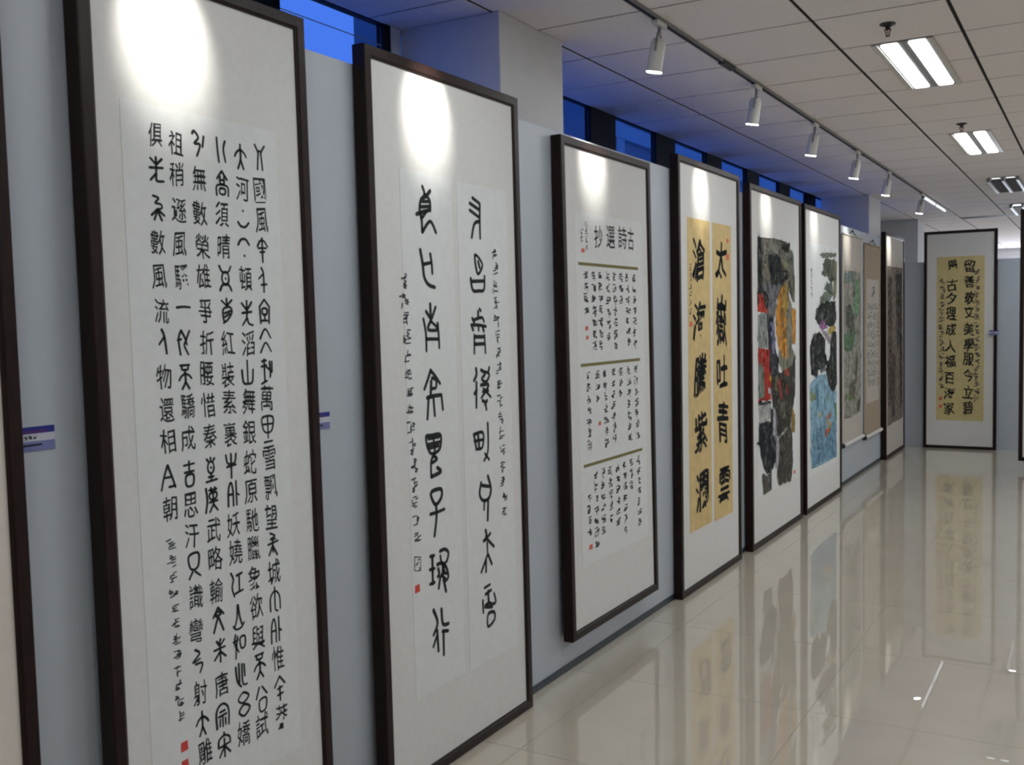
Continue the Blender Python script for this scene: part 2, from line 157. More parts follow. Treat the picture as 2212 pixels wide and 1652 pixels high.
# ------------------------------------------------------------------ ink
def catmull(pts, n=5):
    if len(pts) < 3: return [Vector(p) for p in pts]
    P = [Vector(p) for p in pts]; closed = (P[0] - P[-1]).length < 1e-6
    out = []
    for i in range(len(P) - 1):
        p0 = P[i-1] if i > 0 else (P[-2] if closed else P[0]); p1 = P[i]; p2 = P[i+1]
        p3 = P[i+2] if i + 2 < len(P) else (P[1] if closed else P[-1])
        for k in range(n):
            t = k / n; a = .5
            out.append(.5 * ((2*p1) + (p2-p0)*t + (2*p0-5*p1+4*p2-p3)*t*t + (3*p1-p0-3*p2+p3)*t*t*t))
    out.append(P[-1]); return out
class Ink:
    """collects flat brush strokes and glyph outlines (u, v in metres) into one sheet-thin mesh"""
    def __init__(s): s.v = []; s.f = []
    def stroke(s, pts, w, w2=None, smooth=True):
        q = catmull(pts) if smooth else [Vector(p) for p in pts]
        q = [p for i, p in enumerate(q) if i == 0 or (p - q[i-1]).length > 1e-5]
        if len(q) < 2: return
        w2 = w if w2 is None else w2; n = len(q); base = len(s.v); rows = []
        d0 = (q[1] - q[0]).normalized(); d1 = (q[-1] - q[-2]).normalized()
        q = [q[0] - d0 * w * .35] + q + [q[-1] + d1 * w2 * .35]; n += 2
        for i, p in enumerate(q):
            d = (q[min(i+1, n-1)] - q[max(i-1, 0)]); d = d.normalized() if d.length > 1e-9 else Vector((1, 0))
            nn = Vector((-d.y, d.x)); ww = (w + (w2 - w) * i / (n - 1)) * .5
            if i in (0, n - 1): ww *= .45
            rows.append((p + nn * ww, p - nn * ww))
        for a, b in rows: s.v += [(a.x, a.y), (b.x, b.y)]
        for i in range(n - 1): s.f.append((base + 2*i, base + 2*i + 1, base + 2*i + 3, base + 2*i + 2))
    def glyph(s, ch, cx, cy, w, h, skew=0.0, warp=.03, ph=None):
        vs, fs = GLY[ch]; b = len(s.v); ph = ph or [random.uniform(0, 6.28) for _ in range(4)]
        for x, y in vs:
            x2 = x + warp * math.sin(5.5 * y + ph[0]) + warp * .6 * math.sin(9 * x + ph[1]); y2 = y + warp * math.sin(5 * x + ph[2]) + warp * .5 * math.sin(8 * y + ph[3])
            s.v.append((cx + x2 * w + skew * y * w, cy + y2 * h))
        s.f += [tuple(b + i for i in f) for f in fs]
        return ph
    def unit(s, strokes, cx, cy, w, h, sw):
        for st in strokes:
            pts = [(cx + (x - .5) * w, cy + (.5 - y) * h) for x, y in st]
            if len(pts) == 1: pts = [pts[0], (pts[0][0] + sw * .3, pts[0][1] - sw * .3)]
            s.stroke(pts, sw * random.uniform(.9, 1.15), sw * random.uniform(.65, .95))
    def scribble(s, cx, cy, w, h, sw, n=6):
        """one illegible small running-script mark"""
        for k in range(n):
            x = cx + random.uniform(-.42, .30) * w; y = cy + (.45 - (k + random.random()) / n * .95) * h
            if random.random() < .6: pts = [(x - .15 * w, y), (min(x + random.uniform(.3, .6) * w, cx + .5 * w), y + random.uniform(0, .10) * h)]
            elif random.random() < .6: pts = [(x, y + .12 * h), (x + random.uniform(-.1, .12) * w, y - random.uniform(.15, .32) * h)]
            else: pts = [(x, y + .1 * h), (x + .3 * w, y), (x - .05 * w, y - .14 * h), (x + .25 * w, y - .2 * h)]
            s.stroke(pts, sw * random.uniform(.7, 1.2), sw * random.uniform(.5, .9))
    def column(s, path, w, h, gap, sw, n=6):
        P = [Vector(p) for p in path]; seg = [(P[i+1] - P[i]).length for i in range(len(P) - 1)]; L = sum(seg); t = h * .5
        while t < L - h * .35:
            r = t; i = 0
            while i < len(seg) - 1 and r > seg[i]: r -= seg[i]; i += 1
            p = P[i].lerp(P[i+1], r / seg[i]); hh = h * random.uniform(.7, 1.12)
            s.scribble(p.x + random.uniform(-.08, .08) * w, p.y, w * random.uniform(.8, 1.1), hh, sw, n)
            t += hh * .5 + h * .5 + gap
    def build(s, name, m, parent, off):
        me = bpy.data.meshes.new(name); me.from_pydata([(off, x, y) for x, y in s.v], [], s.f); me.update()
        o = link(name, me, m, parent)
        if name not in ('seal', 'written_character'): o['kind'] = 'stuff'
        return o
GLY = {}
def load_glyphs(chars):
    tmp = []
    for c in sorted(set(chars)):
        cu = bpy.data.curves.new('glyph', 'FONT'); cu.body = c; cu.resolution_u = 2; cu.offset = .006
        o = bpy.data.objects.new('glyph', cu); COL.objects.link(o); tmp.append((c, o))
    bpy.context.view_layer.update(); dg = bpy.context.evaluated_depsgraph_get()
    for c, o in tmp:
        me = bpy.data.meshes.new_from_object(o.evaluated_get(dg))
        xs = [v.co.x for v in me.vertices]; ys = [v.co.y for v in me.vertices]
        if xs:
            x0, x1, y0, y1 = min(xs), max(xs), min(ys), max(ys); sx = max(x1 - x0, .25); sy = max(y1 - y0, .25)
            GLY[c] = ([((v.co.x - (x0 + x1) / 2) / sx, (v.co.y - (y0 + y1) / 2) / sy) for v in me.vertices], [tuple(p.vertices) for p in me.polygons])
        else: GLY[c] = ([], [])
        bpy.data.meshes.remove(me)
    for c, o in tmp:
        cu = o.data; bpy.data.objects.remove(o); bpy.data.curves.remove(cu)
def circ(cx, cy, r, n=10): return [(cx + r * math.cos(2*math.pi*i/n), cy + r * math.sin(2*math.pi*i/n)) for i in range(n + 1)]
# hand-drawn seal-script forms in a unit cell (x right, y down)
SEALFORM = {
 '北': [[(.1,0),(.36,.3),(.34,.55),(.28,1)],[(.92,0),(.62,.3),(.64,.55),(.7,1)],[(.36,.32),(.5,.22),(.62,.32)]],
 '大': [[(.5,0),(.5,.25)],[(.5,.2),(.2,.34),(.04,.52)],[(.5,.2),(.8,.34),(.96,.5)],[(.5,.22),(.49,.62),(.26,1)],[(.5,.62),(.72,1)]],
 '上': [[(.5,.18)],[(.08,.66),(.3,.82),(.65,.84),(.95,.66)]],
 '下': [[(.05,.42),(.3,.2),(.68,.18),(.95,.4)],[(.52,.84)]],
 '比': [[(.22,0),(.26,.5),(.34,1)],[(.86,.1),(.72,.45),(.86,.96)]],
 '高': [[(.5,0),(.1,.33)],[(.5,0),(.9,.33)],[(.3,.36),(.7,.36)],[(.35,.22),(.35,.5),(.65,.5),(.65,.22)],[(.05,1),(.1,.6),(.9,.6),(.95,1)],[(.3,.72),(.7,.72),(.68,.92),(.32,.92),(.3,.72)]],
 '日': [[(.05,0),(.28,.24),(.72,.24),(.95,0)],circ(.5,.5,.27),[(.05,1),(.28,.76),(.72,.76),(.95,1)],[(.5,.5)]],
 '山': [[(.5,0),(.5,.92)],[(.05,.38),(.14,.88),(.5,.95),(.86,.88),(.95,.38)]],
 '岳': [[(.46,0),(.4,.5),(.18,.9)],[(.52,0),(.62,.5),(.78,.85)],[(.08,.82),(.3,.98),(.7,.96),(.95,.78)]],
 '一': [[(0,.5),(.5,.47),(1,.49)]],
 '天': [[(.15,.03),(.85,.02)],[(.28,.03),(.3,.2),(.7,.2),(.72,.03)],[(.5,.2),(.5,.42)],[(.5,.36),(.2,.48),(.04,.64)],[(.5,.36),(.8,.46),(.96,.58)],[(.5,.4),(.5,.7),(.24,1)],[(.5,.7),(.78,1)]],
 '只': [[(.15,.05),(.85,0),(.82,.5),(.5,.64),(.2,.52),(.15,.05)],[(.38,.72),(.1,1)],[(.55,.72),(.95,.95)]],
 '人': [[(.32,0),(.5,.3),(.62,1)],[(.5,.3),(.1,.62)]],
 '今': [[(.5,0),(.2,.5),(0,1)],[(.5,0),(.78,.5),(1,.95)],[(.3,.5),(.7,.5)],[(.55,.9),(1,.88)]],
 '多': [[(.5,0),(.95,.2),(.5,.42),(.12,.25),(.5,0)],[(.55,.5),(1,.7),(.55,.97),(.15,.75),(.55,.5)]],
 '公': [[(.32,0),(.05,.45)],[(.55,0),(.95,.36)],[(.3,.56),(.85,.52),(.8,.95),(.35,1),(.3,.56)]],
 '千': [[(.35,0),(.52,.25),(.52,1)],[(.5,.25),(.1,.46)],[(.3,.7),(.78,.67)]],
 '仌': [[(.05,.42),(.5,.02),(.95,.4)],[(.05,.98),(.5,.58),(.95,.96)]],
 '里': [[(.5,0),(.05,.32)],[(.5,0),(.95,.32)],[(.1,.36),(.15,.98)],[(.9,.36),(.85,.98)],[(.32,.38),(.68,.38),(.66,.6),(.34,.6),(.32,.38)],[(.5,.6),(.5,.82)],[(.25,.86),(.75,.86)]],
 '甲': [[(.05,0),(.95,0),(.86,.5),(.5,.62),(.14,.5),(.05,0)],[(.5,0),(.5,.84)],[(.06,.27),(.94,.27)],[(.15,1),(.85,.97)]],
 '内': [[(.5,0),(.5,.25)],[(.1,.95),(.12,.4),(.5,.16),(.88,.4),(.92,.95)],[(.5,.25),(.5,.9),(.72,1)]],
 '余': [[(.5,0),(.05,.4)],[(.5,0),(.95,.36)],[(.3,.5),(.75,.46)],[(.5,.42),(.5,1)],[(.28,.76),(.78,.72)]],
 '分': [[(.5,0),(.5,.25)],[(.1,.02),(.2,.35),(.42,.42)],[(.9,.02),(.8,.35),(.58,.42)],[(.15,.52),(.88,.47)],[(.5,.25),(.48,1)]],
 '外': [[(.1,1),(.15,.32),(.36,.03),(.5,.4),(.5,1)],[(.15,.52),(.5,.52)],[(.76,0),(.76,1)],[(.76,.5),(.98,.6)]],
 '江': [[(.08,0),(.26,.28),(.14,.6),(.3,1)],[(.5,.16),(.96,.1)],[(.72,.12),(.7,.8)],[(.36,.88),(1,.8)]],
 '皇': [[(.5,0),(.5,.16)],[(.2,.04),(.36,.18)],[(.8,.04),(.64,.18)],circ(.5,.4,.24),[(.5,.4)],[(.5,.66),(.5,.92)],[(.3,.79),(.7,.78)],[(.1,.98),(.95,.92)]],
 '吉': [[(.1,.15),(.9,.12)],[(.5,0),(.5,.42)],[(.15,.45),(.85,.42)],[(.25,.6),(.78,.57),(.74,.98),(.28,1),(.25,.6)]],
 '文': [[(.5,0),(.1,.38)],[(.5,0),(.92,.32)],[(.3,.32),(.7,.3),(.5,.16),(.3,.32)],[(.5,.35),(.12,1)],[(.5,.35),(.88,1)]],
 '宋': [[(.5,0),(.5,.14)],[(.05,.56),(.1,.25),(.5,.12),(.9,.25),(.95,.52)],[(.5,.25),(.5,1)],[(.15,.55),(.85,.5)],[(.5,.55),(.1,.95)],[(.5,.55),(.95,.9)]],
 '宗': [[(.05,1),(.05,.3),(.5,.04),(.95,.3),(.95,1)],[(.3,.36),(.7,.34)],[(.2,.54),(.8,.5)],[(.5,.52),(.5,1)],[(.3,.66),(.28,.95)],[(.7,.66),(.72,.95)]],
 '失': [[(.5,0),(.5,.4)],[(.1,.1),(.5,.4)],[(.9,.05),(.5,.4)],[(.1,.5),(.9,.45)],[(.5,.4),(.45,.7),(.1,1)],[(.5,.7),(.62,.92),(.97,1)]],
 '弓': [[(.3,0),(.62,.2),(.1,.5),(.66,.42)],[(.3,.6),(.8,.64),(.6,1)]],
 '引': [[(.05,.12),(.2,0),(.5,.24),(.2,.5),(.62,.52),(.35,1)],[(.92,.15),(.8,.6)]],
 '光': [[(.5,0),(.5,.5)],[(.1,.35),(.3,.14),(.5,.1),(.7,.14),(.95,.35)],[(.15,.42),(.85,.4)],[(.5,.5),(.5,.98)],[(.3,.58),(.7,.55)]],
 '封': [[(.3,0),(.3,.95)],[(.05,.3),(.5,.24)],[(.1,.08),(.5,.05)],[(.02,1),(.5,.88)],[(.75,.1),(.8,.6),(.75,.75)],[(.45,.3),(.95,.55)],[(.95,.1),(.95,.5)]],
 '長': [[(.3,.05),(.7,.2),(.3,.3),(.75,.32)],[(.1,.5),(.95,.42)],[(.5,.3),(.5,.6)],[(.5,.55),(.15,.95)],[(.5,.6),(.5,.85)],[(.5,.6),(.85,1)]],
 '看': [[(.5,0),(.5,.3)],[(.1,.08),(.5,.3)],[(.9,.06),(.5,.3)],[(.2,.45),(.75,.35),(.85,.6),(.3,.95),(.2,.45)],[(.3,.6),(.8,.5)],[(.3,.75),(.7,.62)],[(.3,.9),(.2,1)]],
 '矣': [[(.2,.02),(.6,.1),(.35,.3),(.75,.34),(.8,.5),(.45,.55)],[(.5,.55),(.05,.82)],[(.5,.55),(.98,.8)],[(.5,.55),(.25,1)],[(.5,.62),(.78,1)]],
 '往': [[(.5,0),(.5,.35)],[(.1,.06),(.5,.3)],[(.92,.04),(.5,.3)],[(.02,.45),(.98,.4)],[(.5,.4),(.48,.65)],[(.48,.65),(.05,.95)],[(.48,.65),(.5,.95),(1,.94)]],
 '代': [[(.3,0),(.1,.35),(.2,1)],[(.02,.4),(.3,.36)],[(.3,0),(.62,.4),(.5,.62),(.78,1)],[(.92,.02),(.66,.4),(.7,.6)]],
 '此': [[(.1,.1),(.2,.7),(.5,.98)],[(.35,0),(.36,.8)],[(.6,.05),(.62,.85),(.98,.95)],[(.78,.1),(.8,.6)]],
 '如': [[(.25,0),(.15,.3),(.25,.6),(.2,1)],[(.05,.28),(.45,.24)],[(.4,.1),(.3,.5),(.45,.75)],[(.6,.2),(.98,.18),(.95,.58),(.65,.6),(.6,.2)]],
 '采': [[(.6,0),(.5,.2)],[(.3,.05),(.5,.25)],[(.9,.05),(.6,.25)],[(.1,.4),(.95,.36)],[(.55,.2),(.55,.95)],[(.55,.5),(.1,.8)],[(.55,.5),(.98,.78)]],
 '漢': [[(.12,.0),(.2,.5),(.05,1)],[(.35,.1),(.95,.08)],[(.5,0),(.52,.2)],[(.8,0),(.78,.2)],[(.4,.25),(.9,.22),(.86,.45),(.45,.48),(.4,.25)],[(.65,.2),(.66,.7)],[(.35,.6),(.98,.56)],[(.65,.7),(.35,1)],[(.66,.7),(.98,.98)]],
}
txt = ''.join(c[0] for col in DATA['T1'] for c in col) + ''.join(c[0] for c in DATA['T3']) + ''.join(c[0] for col in DATA['T4'] + DATA['T8'] for c in col)
load_glyphs([c for c in txt])

# ================================================================== STRUCTURE
CZ = 3.403; WX = -0.75; HP = 2.843; YE = 15.10
RX = 6.3; YB = -3.5; YF = 27.0
# floor with its polished tiles
fl = struct(link('floor', box_mesh('floor', WX - .3, RX + .2, YB - .2, YF + .2, -.10, -.010), TILE), 'polished beige floor tiles with thin joints')
tm = box_mesh('floor_tile', 0, .9975, 0, .9975, -.009, 0); tm.materials.append(TILE)
jm = box_mesh('joint_bed', .27, RX, 1.71, 17.71, -.0099, -.0012); link('joint_bed', jm, GROUT, fl)
for i in range(6):
    for j in range(16): link('floor_tile', tm, None, fl, (.2715 + i, 1.7115 + j, 0))
tm2 = box_mesh('floor_tile_cut', 0, .268, 0, .9975, -.009, 0); tm2.materials.append(TILE)
for j in range(16): link('floor_tile', tm2, None, fl, (0.0015, 1.7115 + j, 0))
# ceiling with its square tiles: wide joints along the room, fine ones across
ce = struct(link('ceiling', box_mesh('ceiling', WX - .065, RX + .2, YB - .2, YF + .2, CZ + .004, CZ + .12), GAP), 'grey suspended ceiling of square mineral tiles')
PX, PY, X0, Y0 = .6535, .6645, .461, 4.767
cm = box_mesh('ceiling_tile', .010, PX - .010, .008, PY - .008, 0, .0045); cm.materials.append(CEIL)
for i in range(-1, 9):
    for j in range(-4, 25):
        if len(ce.children) >= 290: break
        link('ceiling_tile', cm, None, ce, (X0 + i * PX, Y0 + j * PY, CZ))
cw = X0 - PX - WX
c2 = box_mesh('ceiling_tile_cut', .010, cw - .010, .008, PY - .008, 0, .0045); c2.materials.append(CEIL)
bm = bmesh.new()
for i in range(-1, 9):
    for j in range(-13, 38):
        if -4 <= j < 25 and (i * 1 < 9): continue
        a = X0 + i * PX; b = Y0 + j * PY
        box(bm, a + .010, a + PX - .010, b + .008, b + PY - .008, CZ, CZ + .0045)
far_tiles = link('distant_ceiling_tiles', to_mesh(bm), CEIL, ce); far_tiles['kind'] = 'stuff'
bm = bmesh.new()
for j in range(-13, 38):
    b = Y0 + j * PY; box(bm, WX, X0 - PX - .010, b + .008, b + PY - .008, CZ, CZ + .0045)
edge_tiles = link('edge_ceiling_tiles', to_mesh(bm), CEIL, ce); edge_tiles['kind'] = 'stuff'
# exhibition boards
struct(link('wall_left', box_mesh('wall_left', -.04, 0, YB, YE, 0, HP), PANEL), 'long white exhibition board standing in front of the windows')
struct(link('baseboard_left', box_mesh('baseboard_left', .0005, .008, YB, YE - .001, 0, .036), BASE), 'dark aluminium strip along the foot of the long board')
struct(link('wall_end', box_mesh('wall_end', -.04, 3.6, YE, YE + .05, 0, 2.59), PANEL), 'lower white exhibition board closing the end of the aisle')
struct(link('wall_back', box_mesh('wall_back', WX - .2, RX + .2, YB - .2, YB, 0, CZ), PLASTER))
struct(link('wall_right', box_mesh('wall_right', RX, RX + .2, YB, YF, 0, CZ), PLASTER))
# window side: sill wall, columns, dark mullions, panes
struct(link('wall_window', box_mesh('wall_window', WX - .2, WX, YB, YF, 0, 1.0), PLASTER))
struct(link('wall_far', box_mesh('wall_far', WX - .2, RX + .2, YF, YF + .2, 0, CZ), PLASTER))
for n, (a, b) in enumerate(((4.358, 5.033), (13.53, 14.30), (17.5, 18.2))):
    struct(link('wall_column', box_mesh('wall_column', WX + .001, -.145, a, b, 0, CZ - .0005, bevel=.004), PLASTER))
edges = [(-3.5, -1.5, 0), (-1.5, -1.1, 1), (-1.1, .66, 0), (.66, 1.05, 1), (1.05, 3.01, 0), (3.01, 3.453, 1), (3.453, 4.213, 0), (4.213, 4.268, 1), (4.268, 4.358, 2), (5.033, 6.63, 0)]
y = 6.63
for k in range(7): edges += [(y, y + .43, 1), (y + .43, y + 1.234, 0)]; y += 1.234
edges += [(y, 17.5, 2), (18.2, YF, 2)]
wn = 0; tn = 0
for a, b, t in edges:
    if t == 1:
        tn += 1
        struct(link('trim_%d' % tn, box_mesh('mullion', WX - .045, WX + .004, a, b, 1.0, CZ - .0005), MULL), 'dark vertical mullion between the blue windows')
    elif t == 2:
        struct(link('wall_window', box_mesh('wall_window', WX - (.05 if b - a < .2 else .2), WX, a, b, 1.0, CZ - .0005), PLASTER))
    else:
        wn += 1
        w = struct(empty('window_%d' % wn, (WX - .02, (a + b) / 2, 1.0)), 'tall window pane filled with blue dusk light')
        h = (b - a) / 2
        link('pane', box_mesh('pane', -.003, .003, -h + .0005, h - .0005, .02, CZ - 1.0 - .001), GLASS, w)
        link('sill_rail', box_mesh('sill_rail', -.02, .02, -h, h, 0, .04), MULL, w)
        if b < 4.3: link('glazing_bar', box_mesh('glazing_bar', .004, .006, -h, h, 2.292, 2.297), FACADEB, w)
# far glazing beyond the end board
for n, (a, b) in enumerate(((.2, 1.9), (2.0, 3.7), (3.8, 5.6))):
    w = struct(empty('window_%d' % (wn + 1 + n), ((a + b) / 2, YF - .01, 1.0)), 'bright far window at the end of the hall')
    h = (b - a) / 2
    link('pane', box_mesh('pane', -h, h, -.004, .004, .05, 2.1), FARWIN, w)
    bm = bmesh.new(); box(bm, -h, h, -.03, -.005, 0, .05); box(bm, -h, h, -.03, -.005, 2.1, 2.15); box(bm, -h, -h + .05, -.03, -.005, .05, 2.1); box(bm, h - .05, h, -.03, -.005, .05, 2.1)
    link('window_frame', to_mesh(bm), WHITEM, w)
# building across the street
struct(link('street_ground', box_mesh('street_ground', -80, WX - .25, -60, 120, -6.2, -6.0), mat('street_paving', (.42, .47, .60), .8, .2, noise=.15, nscale=.4)), 'dim street outside the windows')
nb = tag(empty('neighbouring_building', (-9, 24.2, -6)), 'dark blue office block seen through the windows', 'building')
link('wall', box_mesh('wall', -8, 0, 0, 60, 0, 34), FACADE, nb)
for k in range(9): link('floor_band', box_mesh('floor_band', .0, .12, 0, 60, 2.6 + k * 3.4, 3.0 + k * 3.4), FACADEB, nb)
for k in range(14): link('pier', box_mesh('pier', .0, .10, 1 + k * 4.2, 1.5 + k * 4.2, 0, 34), FACADEB, nb)

# ================================================================== CEILING FITTINGS
def troffer(x, y, lit, label, group, glow=None):
    t = tag(empty('ceiling_lamp', (x, y, CZ)), label, 'ceiling lamp', group)
    w, L = .165, .660
    bm = bmesh.new(); box(bm, -w, w, -L, L, -.004, .0)
    link('housing', to_mesh(bm), GREYM, t)
    for s in (-1, 1):
        cx = s * .075
        bm = bmesh.new()
        n = 5; r = .02; hw = .045; hl = .632; ring = []
        for qx, qy, a0 in ((hw - r, hl - r, 0), (-hw + r, hl - r, 90), (-hw + r, -hl + r, 180), (hw - r, -hl + r, 270)):
            for k in range(n): a = math.radians(a0 + 90 * k / (n - 1)); ring.append((cx + qx + r * math.cos(a), qy + r * math.sin(a)))
        bot = [bm.verts.new((px, py, -.007)) for px, py in ring]; top = [bm.verts.new((px, py, -.004)) for px, py in ring]
        bm.faces.new(bot[::-1])
        for i in range(len(bot)): j = (i + 1) % len(bot); bm.faces.new((bot[i], bot[j], top[j], top[i]))
        link('diffuser', to_mesh(bm), glow or TUBE, t)
        if not lit:
            me = box_mesh('louver_blade', cx - .050, cx + .050, -.001, .001, -.042, -.008); me.materials.append(LOUVER)
            for k in range(19): link('louver_blade', me, None, t, (0, -.60 + k * .0667, 0))
    bm = bmesh.new(); zz = -.010 if lit else -.045; box(bm, -w, -w + .03, -L, L, zz, -.004); box(bm, w - .03, w, -L, L, zz, -.004)
    link('side_trim', to_mesh(bm), WHITEM if lit else GREYM, t)
    if not lit:
        link('centre_reflector', box_mesh('centre_reflector', -.014, .014, -L, L, -.045, -.004), GREYM, t)
    return t
names = ['nearest lit twin-tube ceiling lamp, upper right corner', 'second lit twin-tube ceiling lamp along the room', 'third ceiling lamp in the row, showing dark louvers', 'fourth ceiling lamp in the row, partly hidden by the far right frame', 'fifth ceiling lamp in the row, beyond the end board', 'sixth ceiling lamp in the row, farthest over the hall']
for k in range(6): troffer(1.45, 6.76 + 3.355 * k, k < 2, names[k], 'ceiling lamps in the aisle row', None if k < 2 else (TUBE2 if k == 2 else TUBE3))
troffer(1.45, 3.405, True, 'lit ceiling lamp overhead, just out of the picture', 'ceiling lamps in the aisle row')
troffer(1.45, 0.05, True, 'lit ceiling lamp behind the camera', 'ceiling lamps in the aisle row')
for k in range(7):
    troffer(4.72, 0.05 + 3.355 * k, True, '%s lit ceiling lamp of the second row, right of the picture' % ('first', 'second', 'third', 'fourth', 'fifth', 'sixth', 'seventh')[k], 'ceiling lamps in the second row', TUBE4)

troffer(3.05, 10.1, True, 'added unseen fill lamp right of the picture, level with the lotus frame', 'added fill lamps by the end board', TUBE4)  # extra lamp added out of view to brighten the far end of the aisle
troffer(2.6, 14.2, True, 'added unseen fill lamp right of the picture, between the second board and the end board', 'added fill lamps by the end board', TUBE4)  # second added fill lamp, unseen, lights the end frame and its board
# lighting track and its spotlights
tr = tag(empty('lighting_track', (.468, 7.92, CZ)), 'thin dark lighting track running along the ceiling above the boards', 'lighting track')
link('rail', box_mesh('rail', -.016, .016, -7.3, 6.0, -.018, 0), GREYM, tr)
link('conductor_slot', box_mesh('conductor_slot', -.010, .010, -7.3, 6.0, -.0195, -.018), SLOT, tr)
link('joint_box', box_mesh('joint_box', -.02, .02, -2.02, -1.80, -.026, 0, bevel=.003), DARKM, tr)
def spotlight(ym, yt, label, energy=SPOT_W):
    t = tag(empty('track_spotlight', (.468, ym, CZ - .0195)), label, 'spotlight', 'spotlights on the ceiling track')
    link('track_adapter', box_mesh('track_adapter', -.018, .018, -.065, .065, -.024, 0, bevel=.003), WHITEM, t)
    hinge = Vector((-.006, .012, -.060)); d = Vector((-.20, min(.15, .45 * (yt - ym)), -1)).normalized()
    bm = bmesh.new(); tube(bm, (-.002, .004, -.02), hinge, .009, n=10); link('stem', to_mesh(bm), GREYM, t)
    s = d.cross(Vector((1, .2, 0))).normalized()
    bm = bmesh.new()
    for q in (-1, 1): tube(bm, hinge + s * .046 * q, hinge + d * .085 + s * .046 * q, .0055, n=8)
    tube(bm, hinge - s * .046, hinge + s * .046, .0055, n=8); link('yoke', to_mesh(bm), GREYM, t)
    a = hinge + d * .018; b = hinge + d * .185
    bm = bmesh.new(); tube(bm, a, a + d * .02, .028, .038, 20); tube(bm, a + d * .02, b, .039, .041, 24); link('housing', to_mesh(bm), WHITEM, t)
    bm = bmesh.new(); tube(bm, b, b + d * .004, .041, .0375, 24); link('lens', to_mesh(bm), LAMP, t)
    ld = bpy.data.lights.new('spot_beam', 'SPOT'); ld.energy = energy; ld.color = (1, .96, .88); ld.spot_size = math.radians(43); ld.spot_blend = 1.0; ld.shadow_soft_size = .025
    lo = bpy.data.objects.new('spot_beam', ld); COL.objects.link(lo); lo.parent = t; lo.location = b + d * .012
    beam = Vector((-1.0, d.y, -1)).normalized()   # beam aimed apart from the housing, tilted further towards the wall
    lo.rotation_euler = beam.to_track_quat('-Z', 'Y').to_euler()
    return t
spotlight(.42, .95, 'track spotlight nearest the camera, above the picture edge')
spotlight(2.02, 2.26, 'track spotlight over the long seal-script scroll, above the picture edge')
spotlight(3.38, 3.52, 'track spotlight over the seal-script couplet, above the picture edge')
spotlight(4.93, 5.10, 'first and largest visible spotlight on the track', SPOT_W * 0.8)
spotlight(6.62, 6.86, 'second spotlight on the track from the near end', SPOT_W * 0.5)
spotlight(8.18, 8.42, 'third spotlight on the track from the near end', SPOT_W * 0.42)
spotlight(9.79, 10.0, 'fourth spotlight on the track from the near end', SPOT_W * 0.34)
spotlight(11.38, 11.75, 'fifth spotlight on the track, above the hanging scrolls', SPOT_W * 0.5)
spotlight(13.70, 13.98, 'last spotlight on the track, beside the added glint strip', SPOT_W * 0.7)
bt = tag(empty('glint_strip', (.437, 15.04, CZ)), 'slim glowing strip added for the glint on the ceiling past the end of the track', 'added glint')  # added glowing strip in place of a bright reflection on the track
link('glint_base', box_mesh('glint_base', -.02, .02, -1.06, 1.06, -.02, 0), WHITEM, bt)
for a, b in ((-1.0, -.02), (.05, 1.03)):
    bm = bmesh.new(); tube(bm, (0, a, -.034), (0, b, -.034), .013, n=12); link('tube', to_mesh(bm), GLINT, bt)
    bm = bmesh.new(); tube(bm, (0, a - .015, -.034), (0, a, -.034), .015, n=12); tube(bm, (0, b, -.034), (0, b + .015, -.034), .015, n=12); box(bm, -.006, .006, a - .013, a - .003, -.034, -.02); box(bm, -.006, .006, b + .003, b + .013, -.034, -.02); link('glint_end_cap', to_mesh(bm), GREYM, bt)
def sprinkler(x, y, label):
    t = tag(empty('sprinkler', (x, y, CZ)), label, 'sprinkler', 'ceiling sprinklers')
    bm = bmesh.new(); tube(bm, (0, 0, -.006), (0, 0, 0), .040, .042, 20); tube(bm, (0, 0, -.014), (0, 0, -.006), .022, .034, 20); link('escutcheon', to_mesh(bm), DARKM, t)
    bm = bmesh.new(); tube(bm, (0, 0, -.03), (0, 0, -.012), .012, n=12)
    for s in (-1, 1): tube(bm, (s * .016, 0, -.03), (s * .006, 0, -.062), .003, n=6)
    tube(bm, (-.016, 0, -.03), (.016, 0, -.03), .004, n=6); link('yoke', to_mesh(bm), DARKM, t)
    bm = bmesh.new(); tube(bm, (0, 0, -.056), (0, 0, -.032), .003, n=8); link('bulb', to_mesh(bm), SEAL, t)
    bm = bmesh.new(); tube(bm, (0, 0, -.066), (0, 0, -.063), .013, n=14); link('deflector', to_mesh(bm), DARKM, t)
sprinkler(1.444, 5.71, 'dark ceiling sprinkler beside the nearest lit lamp')
sprinkler(1.44, 9.01, 'smaller dark ceiling sprinkler beside the second lit lamp')
def diffuser(x0, x1, y, w, label):
    t = tag(empty('air_diffuser', (x0, y, CZ)), label, 'air vent', 'linear air diffusers')
    link('slot', box_mesh('slot', 0, x1 - x0, -w / 2, w / 2, -.003, 0), SLOT, t)
    bm = bmesh.new(); box(bm, 0, x1 - x0, -w / 2 - .02, -w / 2, -.005, 0); box(bm, 0, x1 - x0, w / 2, w / 2 + .02, -.005, 0); link('flange', to_mesh(bm), GREYM, t)
    bm = bmesh.new(); box(bm, 0, x1 - x0, -.006, .006, -.005, -.003); link('blade', to_mesh(bm), DARKM, t)
diffuser(.45, 4.2, 17.85, .26, 'long dark slot vent across the ceiling above the end board')
diffuser(1.13, 4.2, 16.06, .13, 'short dark slot vent in the ceiling nearer than the end board')

